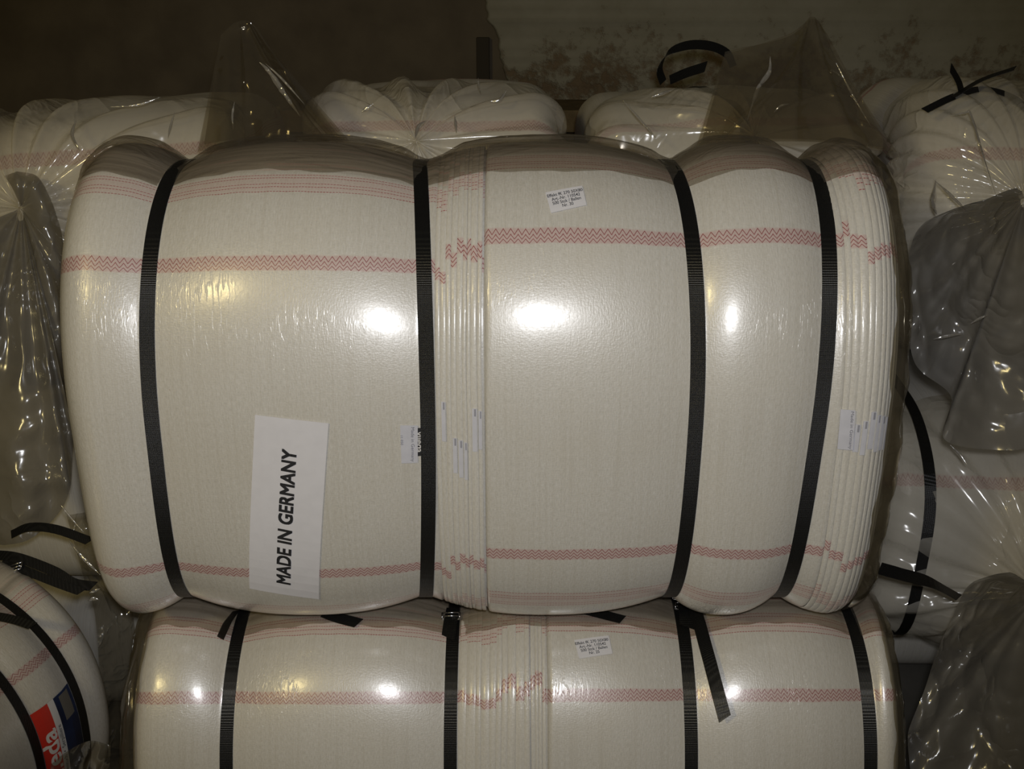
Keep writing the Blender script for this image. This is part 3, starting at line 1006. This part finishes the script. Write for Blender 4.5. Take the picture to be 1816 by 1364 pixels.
def rear_bale(label, base, hx, a, b, px, z1, hem, straps=(), roll=0.0, yaw=0.0, nt=4.2, nb=4.0, re=0.06, lumps=0.012, group='strapped bales of white floor cloths', seams=()):
    B = Bale(label, group, base, yaw, hx, a, b, nt, nb, simple_lobes(hx, straps, seams), re=re, amp=(0.012, 0.012, 0.016), roll=roll, lumps=lumps)
    if px is None:
        vmap = piecewise([(-1, -0.35), (1, -0.10)])
    else:
        qz = B.invert(px, z1)[1]
        vmap = piecewise([(qz - 0.8, -0.8), (qz, 0.0), (qz + 0.14, 0.06), (qz + 0.5, 0.075)])
    B.pile(-hx - re * 0.57, hx + re * 0.57, M_REAR, vmap, nx=70, nq=110)
    for x in straps:
        B.strap(x, nq=120, lift=0.036)
    return B

RL = rear_bale('white cloth bale before the brown panel, film gathered into a hanging grey bag',
               (-0.905, 1.05, 0.955), 0.330, 0.280, 0.42, 60, 288, 160, roll=0.075, yaw=0.06)
G = gather_film(RL, 60, 365, 0.52, 0.055, 0.017, 17, seed=1.0)
film_fan('film_tail', RL.e, G, [at_t(8, 318, 1.97), at_t(60, 318, 1.97), at_t(104, 400, 1.97), at_t(116, 520, 1.97), at_t(112, 660, 1.97), at_t(128, 780, 1.97), at_t(112, 890, 1.97), at_t(40, 952, 1.97), at_t(-60, 930, 1.97), at_t(-120, 700, 1.97), at_t(-110, 450, 1.97)],
         M_DARKFILM, nu=120, nv=60, bulge=0.07, pleat=0.010, npl=9, amp=0.022, seed=2.0)
RM = rear_bale('white cloth bale in clear pleated film between the two standing film ends',
               (-0.157, 1.06, 0.985), 0.250, 0.284, 0.45, 740, 226, 150, roll=0.0, nt=5.0)
gather_film(RM, 742, 262, 0.44, 0.035, 0.016, 15, seed=3.0)
RR = rear_bale('white cloth bale in clear film with a black strap loop standing on its top',
               (0.450, 1.06, 0.970), 0.275, 0.284, 0.45, 1230, 222, 150, roll=0.04, nt=4.2)
gather_film(RR, 1330, 262, 0.44, 0.035, 0.016, 13, seed=4.0)
# strap loop on top of it
s0 = RR.strap(0.02, nq=120)
tail(s0, [at_t(1176, 146, 2.30), at_t(1170, 122, 2.28), at_t(1186, 94, 2.26), at_t(1222, 80, 2.26), at_t(1262, 82, 2.27), at_t(1290, 96, 2.28), at_t(1300, 118, 2.30)],
     width=0.024, n=30, wd=Vector((0.55, 0.55, 0.6)))
tail(s0, [at_t(1188, 142, 2.26), at_t(1215, 130, 2.24), at_t(1252, 118, 2.22)], width=0.024, n=12, wd=Vector((0.1, 0.5, 0.8)))

RG = rear_bale('white cloth bale at the wall end whose clear film is gathered into sharp radiating pleats',
               (1.235, 1.02, 0.985), 0.40, 0.288, 0.45, 1700, 275, 170, roll=-0.05, yaw=-0.10, nt=2.9, re=0.10)
G = gather_film(RG, 1782, 352, 0.48, 0.09, 0.010, 26, seed=5.0)
film_fan('film_tail', RG.e, G, [at_t(1800, 340, 1.62), at_t(1700, 374, 1.64), at_t(1640, 402, 1.66), at_t(1612, 470, 1.68), at_t(1610, 560, 1.70), at_t(1628, 648, 1.70), at_t(1688, 700, 1.70), at_t(1680, 776, 1.70), at_t(1816, 790, 1.68), at_t(1920, 720, 1.66), at_t(1940, 560, 1.64), at_t(1900, 400, 1.62)],
         M_DARKFILM, nu=130, nv=60, bulge=0.06, pleat=0.010, npl=10, amp=0.022, seed=6.0)
# straps on its top: crossing band and two loose ends
s1 = ribbon('strap', [at_t(1640, 196, 1.97), at_t(1690, 172, 1.99), at_t(1740, 158, 2.01), at_t(1790, 170, 1.99), at_t(1822, 200, 1.95), at_t(1850, 260, 1.92)],
            Vector((0.2, 0.9, 0.5)), 0.018, M_STRAP, RG.e, n=30)
tail(s1, [at_t(1706, 166, 1.99), at_t(1700, 145, 1.98), at_t(1686, 120, 1.97)], width=0.017, n=10, wd=Vector((0.8, 0.5, 0.0)))
tail(s1, [at_t(1690, 172, 1.98), at_t(1740, 142, 1.97), at_t(1800, 121, 1.95)], width=0.017, n=14, wd=Vector((0.2, 0.9, 0.25)))

# ---- second level
RB = rear_bale('white cloth bale under the one with radiating pleats, strap down its near edge',
               (1.190, 0.84, 0.418), 0.42, 0.266, 0.45, 1700, 860, 770, straps=(-0.345,), roll=-0.02, yaw=-0.06, nt=3.0, re=0.09)
G = gather_film(RB, 1812, 1010, 0.46, 0.08, 0.010, 18, seed=7.0)
film_fan('film_tail', RB.e, G, [at_t(1790, 1020, 1.72), at_t(1722, 1040, 1.76), at_t(1680, 1120, 1.78), at_t(1640, 1225, 1.80), at_t(1612, 1318, 1.80), at_t(1640, 1420, 1.78), at_t(1760, 1470, 1.74), at_t(1900, 1400, 1.70), at_t(1960, 1200, 1.70), at_t(1900, 1050, 1.70)],
         M_DARKFILM, nu=120, nv=60, bulge=0.05, pleat=0.008, npl=8, amp=0.022, seed=8.0)

# ---- the bale on the left that stands end-on beside the lower front bale: red and blue label
SLY = math.radians(73)
SLX = (-0.08, 0.407, 0.515)
SL = Bale('white cloth bale lying end-on, red and blue printed label on its long side', 'strapped bales of white floor cloths',
          (-1.181, -0.313, 0.25), SLY, 0.605, 0.285, 0.30, 2.2, 2.3,
          simple_lobes(0.605, SLX), re=0.06, amp=(0.008, 0.012, 0.012))
qz = SL.invert(112, 1135)[1]
SL.pile(-0.64, 0.64, M_CLOTH, piecewise([(qz - 0.8, -0.8), (qz, 0), (qz + 0.4, 0.4)]), nx=110)
sl_straps = [SL.strap(x, width=0.017) for x in SLX]
qt = SL.invert(72, 1256)[1]
xa, xb = SLX[1] + 0.0095, SLX[2] - 0.0095
def band(name, x0, x1, top0, top1, mat, parent, out):
    o, f = SL.patch(name, ((x0, qt + top0), (x1, qt + top1), (x1, qt - 0.24), (x0, qt - 0.24)), mat, parent=parent, out=out, n=5, m=20, pix=False)
    return o, f
lab, fb = band('printed_label', xa, xb, 0.0, 0.0, M_BLUE, SL.e, 0.0016)
lab['label'] = 'glossy label with red, white and dark blue bands'
red, fr_ = band('red_band', xa, xa + 0.030, 0.0005, 0.0005, M_RED, lab, 0.0022)
wht, fw_ = band('white_band', xa + 0.030, xa + 0.043, 0.0005, 0.0005, M_WHITE, lab, 0.0022)
pic, _ = SL.patch('picture_panel', ((xa + 0.055, qt - 0.004), (xb - 0.010, qt - 0.004), (xb - 0.010, qt - 0.05), (xa + 0.055, qt - 0.05)), plain('grey_photo_print', (0.16, 0.15, 0.13, 1), 0.4), parent=lab, out=0.0022, n=4, m=5, pix=False)
SL.letters('lettering', lab, fr_, [('vileda', 0.52, 0.42, 1.0)], M_WHITE, 1.32, 8.0, turn=1, bold=0.03, out=0.0027, wide=1.25)
SL.letters('lettering', lab, fw_, [('Bodentuch  •  Serpilliere', 0.5, 0.42, 1.0)], M_INK, 0.85, 18.5, turn=1, out=0.0027)
# loose straps and film lying over it
tail(sl_straps[2], [at_t(20, 948, 1.86), at_t(52, 935, 1.86), at_t(100, 939, 1.86), at_t(160, 960, 1.87)], width=0.017, n=16, wd=Vector((0.1, 0.75, 0.65)))
tail(sl_straps[2], [at_t(-20, 984, 1.80), at_t(30, 989, 1.79), at_t(95, 1013, 1.79), at_t(130, 1034, 1.79), at_t(166, 1040, 1.79)], width=0.018, n=20, wd=Vector((0.1, 0.75, 0.65)))
tail(sl_straps[2], [at_t(4, 996, 1.79), at_t(50, 1014, 1.78), at_t(100, 1034, 1.78), at_t(145, 1050, 1.78)], width=0.015, n=16, wd=Vector((0.1, 0.75, 0.65)))
tail(sl_straps[1], [at_t(-12, 1092, 1.66), at_t(24, 1099, 1.65), at_t(58, 1110, 1.64)], width=0.014, n=10, wd=Vector((0.1, 0.75, 0.65)))
seal(sl_straps[2], at_t(27, 1006, 1.78), 0.3, w=0.024)
film_quad('film_tail', SL.e, [at_t(118, 915, 1.91), at_t(132, 965, 1.90), at_t(150, 1030, 1.86), at_t(168, 1090, 1.86), at_t(176, 1200, 1.90), at_t(180, 1400, 1.98)],
          [at_t(175, 905, 1.96), at_t(200, 960, 1.95), at_t(222, 1030, 1.96), at_t(236, 1090, 1.94), at_t(246, 1200, 1.98), at_t(252, 1400, 2.05)], M_DARKFILM2, amp=0.018, seed=9.0, n=70, m=30)
film_quad('film_tail', SL.e, [at_t(90, 1356, 1.60), at_t(120, 1332, 1.62), at_t(160, 1314, 1.66), at_t(196, 1322, 1.70)],
          [at_t(90, 1480, 1.62), at_t(130, 1480, 1.64), at_t(160, 1480, 1.66), at_t(190, 1480, 1.70)], M_DARKFILM2, amp=0.014, seed=10.0)
pal = None
for k, z0 in enumerate((0.0, 0.124)):
    pe = bpy.data.objects.new('wooden_pallet', None)
    col.objects.link(pe)
    pe.location = (-1.18, -0.31, z0)
    pe['category'] = 'pallet'
    pe['group'] = 'pallets under the end-on bale'
    pe['label'] = ('lower wooden pallet under the bale with the red and blue label', 'upper wooden pallet under the bale with the red and blue label')[k]
    for i in range(3):
        box('bearer', (-1.18 - 0.26 + i * 0.22, -0.85, z0 + 0.002), (-1.18 - 0.18 + i * 0.22, 0.2, z0 + 0.10), M_WOOD, pe)
    for i in range(6):
        box('deck_board', (-1.44, -0.85 + i * 0.19, z0 + 0.10), (-0.92, -0.74 + i * 0.19, z0 + 0.122), M_WOOD, pe)

# ---- bales that carry the rear row
def carrier(label, base, hx, a, b):
    return rear_bale(label, base, hx, a, b, None, 0, 0, lumps=0.004)
carrier('white cloth bale in the middle of the stack before the brown panel', (-0.93, 1.13, 0.385), 0.33, 0.268, 0.42)
carrier('white cloth bale on the floor in the stack before the brown panel', (-0.93, 1.18, 0.0), 0.33, 0.185, 0.42)
carrier('white cloth bale in the middle of the stack behind the front bales', (-0.155, 1.18, 0.40), 0.285, 0.286, 0.42)
carrier('white cloth bale on the floor in the stack behind the front bales', (-0.155, 1.18, 0.0), 0.285, 0.196, 0.42)
carrier('white cloth bale in the middle of the stack under the strap loop bale', (0.455, 1.18, 0.40), 0.285, 0.272, 0.42)
carrier('white cloth bale on the floor in the stack under the strap loop bale', (0.455, 1.18, 0.0), 0.285, 0.196, 0.42)
carrier('white cloth bale on the floor at the foot of the stack with radiating pleats', (1.30, 1.33, 0.0), 0.40, 0.202, 0.42)

# ---- pale film rolls added as bright streaks, highlights built into shape and colour
M_ROLL = film_material('pale_glint_film', haze=0.28, haze_col=(0.92, 0.88, 0.80, 1), tint=(0.98, 0.97, 0.95, 1), scale=14.0, bump=0.35, gloss=0.45, rough=0.22)
def film_roll(parent, pts, r0=0.0035, n=26):
    P = catmull([at_t(*p) for p in pts], n)
    verts, faces = [], []
    K = 8
    for i in range(n):
        d = (P[min(i + 1, n - 1)] - P[max(i - 1, 0)]).normalized()
        a = d.cross(Vector((0.1, 1, 0.2))).normalized()
        b = d.cross(a)
        r = r0 * max(0.05, math.sin(math.pi * (i + 0.5) / n)) * (1 + 0.5 * noise.noise(P[i] * 45))
        for k in range(K):
            an = 2 * math.pi * k / K
            verts.append(P[i] + a * (r * math.cos(an)) + b * (r * 0.6 * math.sin(an)))
    for i in range(n - 1):
        for k in range(K):
            k2 = (k + 1) % K
            faces.append((i * K + k, i * K + k2, (i + 1) * K + k2, (i + 1) * K + k))
    return mesh('film_glint_fold', verts, faces, M_ROLL, parent)
for par, pts, r in (
        (UP.e, [(460, 110, 1.76), (478, 128, 1.755), (500, 160, 1.74), (532, 206, 1.72)], 0.0060),
        (UP.e, [(470, 112, 1.76), (500, 140, 1.75), (540, 185, 1.73)], 0.0022),
        (UP.e, [(416, 180, 1.74), (412, 205, 1.73), (414, 232, 1.72)], 0.0020),
        (UP.e, [(1366, 100, 1.77), (1364, 128, 1.765), (1344, 158, 1.75), (1325, 214, 1.73)], 0.0042),
        (UP.e, [(1372, 200, 1.73), (1384, 188, 1.73), (1400, 184, 1.73)], 0.0026),
        (UP.e, [(1482, 110, 1.80), (1510, 165, 1.79), (1545, 225, 1.77)], 0.0020),
        (RL.e, [(196, 190, 1.92), (245, 186, 1.92), (285, 172, 1.93)], 0.0026),
        (RL.e, [(310, 198, 1.92), (303, 222, 1.91), (298, 245, 1.90)], 0.0022),
        (RL.e, [(135, 212, 1.93), (128, 240, 1.91), (142, 268, 1.90)], 0.0040),
        (RM.e, [(848, 138, 1.98), (849, 152, 1.96), (853, 166, 1.94)], 0.0026),
        (RM.e, [(868, 180, 1.92), (886, 178, 1.92), (900, 158, 1.93)], 0.0036),
        (RM.e, [(642, 198, 1.92), (654, 190, 1.92), (662, 184, 1.92)], 0.0040),
        (RM.e, [(736, 246, 1.87), (742, 226, 1.89), (756, 214, 1.90)], 0.0036),
        (RM.e, [(806, 204, 1.90), (808, 220, 1.89), (810, 236, 1.88)], 0.0024),
        (RR.e, [(1155, 172, 1.95), (1175, 166, 1.95), (1196, 158, 1.96)], 0.0030),
        (RR.e, [(1105, 178, 1.93), (1140, 218, 1.90), (1165, 246, 1.88)], 0.0020),
        (RG.e, [(1684, 205, 1.86), (1712, 200, 1.86), (1722, 204, 1.85), (1745, 280, 1.76), (1768, 352, 1.64)], 0.0022),
        (RG.e, [(1655, 318, 1.84), (1690, 350, 1.78), (1720, 380, 1.72)], 0.0024),
        (RG.e, [(1660, 318, 1.84), (1655, 360, 1.80), (1662, 382, 1.76)], 0.0050),
        (RG.e, [(1655, 602, 1.62), (1680, 596, 1.62), (1706, 592, 1.62)], 0.0036),
        (RG.e, [(1722, 574, 1.62), (1735, 566, 1.62), (1752, 558, 1.62)], 0.0024),
        (RB.e, [(1684, 788, 1.80), (1702, 806, 1.79), (1716, 826, 1.78)], 0.0024),
        (SL.e, [(108, 896, 1.86), (125, 918, 1.86), (148, 944, 1.86)], 0.0030),
        (SL.e, [(122, 958, 1.84), (142, 984, 1.83), (178, 1020, 1.83)], 0.0040),
        (SL.e, [(158, 1052, 1.80), (168, 1048, 1.80), (178, 1044, 1.80)], 0.0030),
        (SL.e, [(156, 1066, 1.80), (166, 1062, 1.80), (176, 1064, 1.80)], 0.0050)):
    film_roll(par, pts, r)
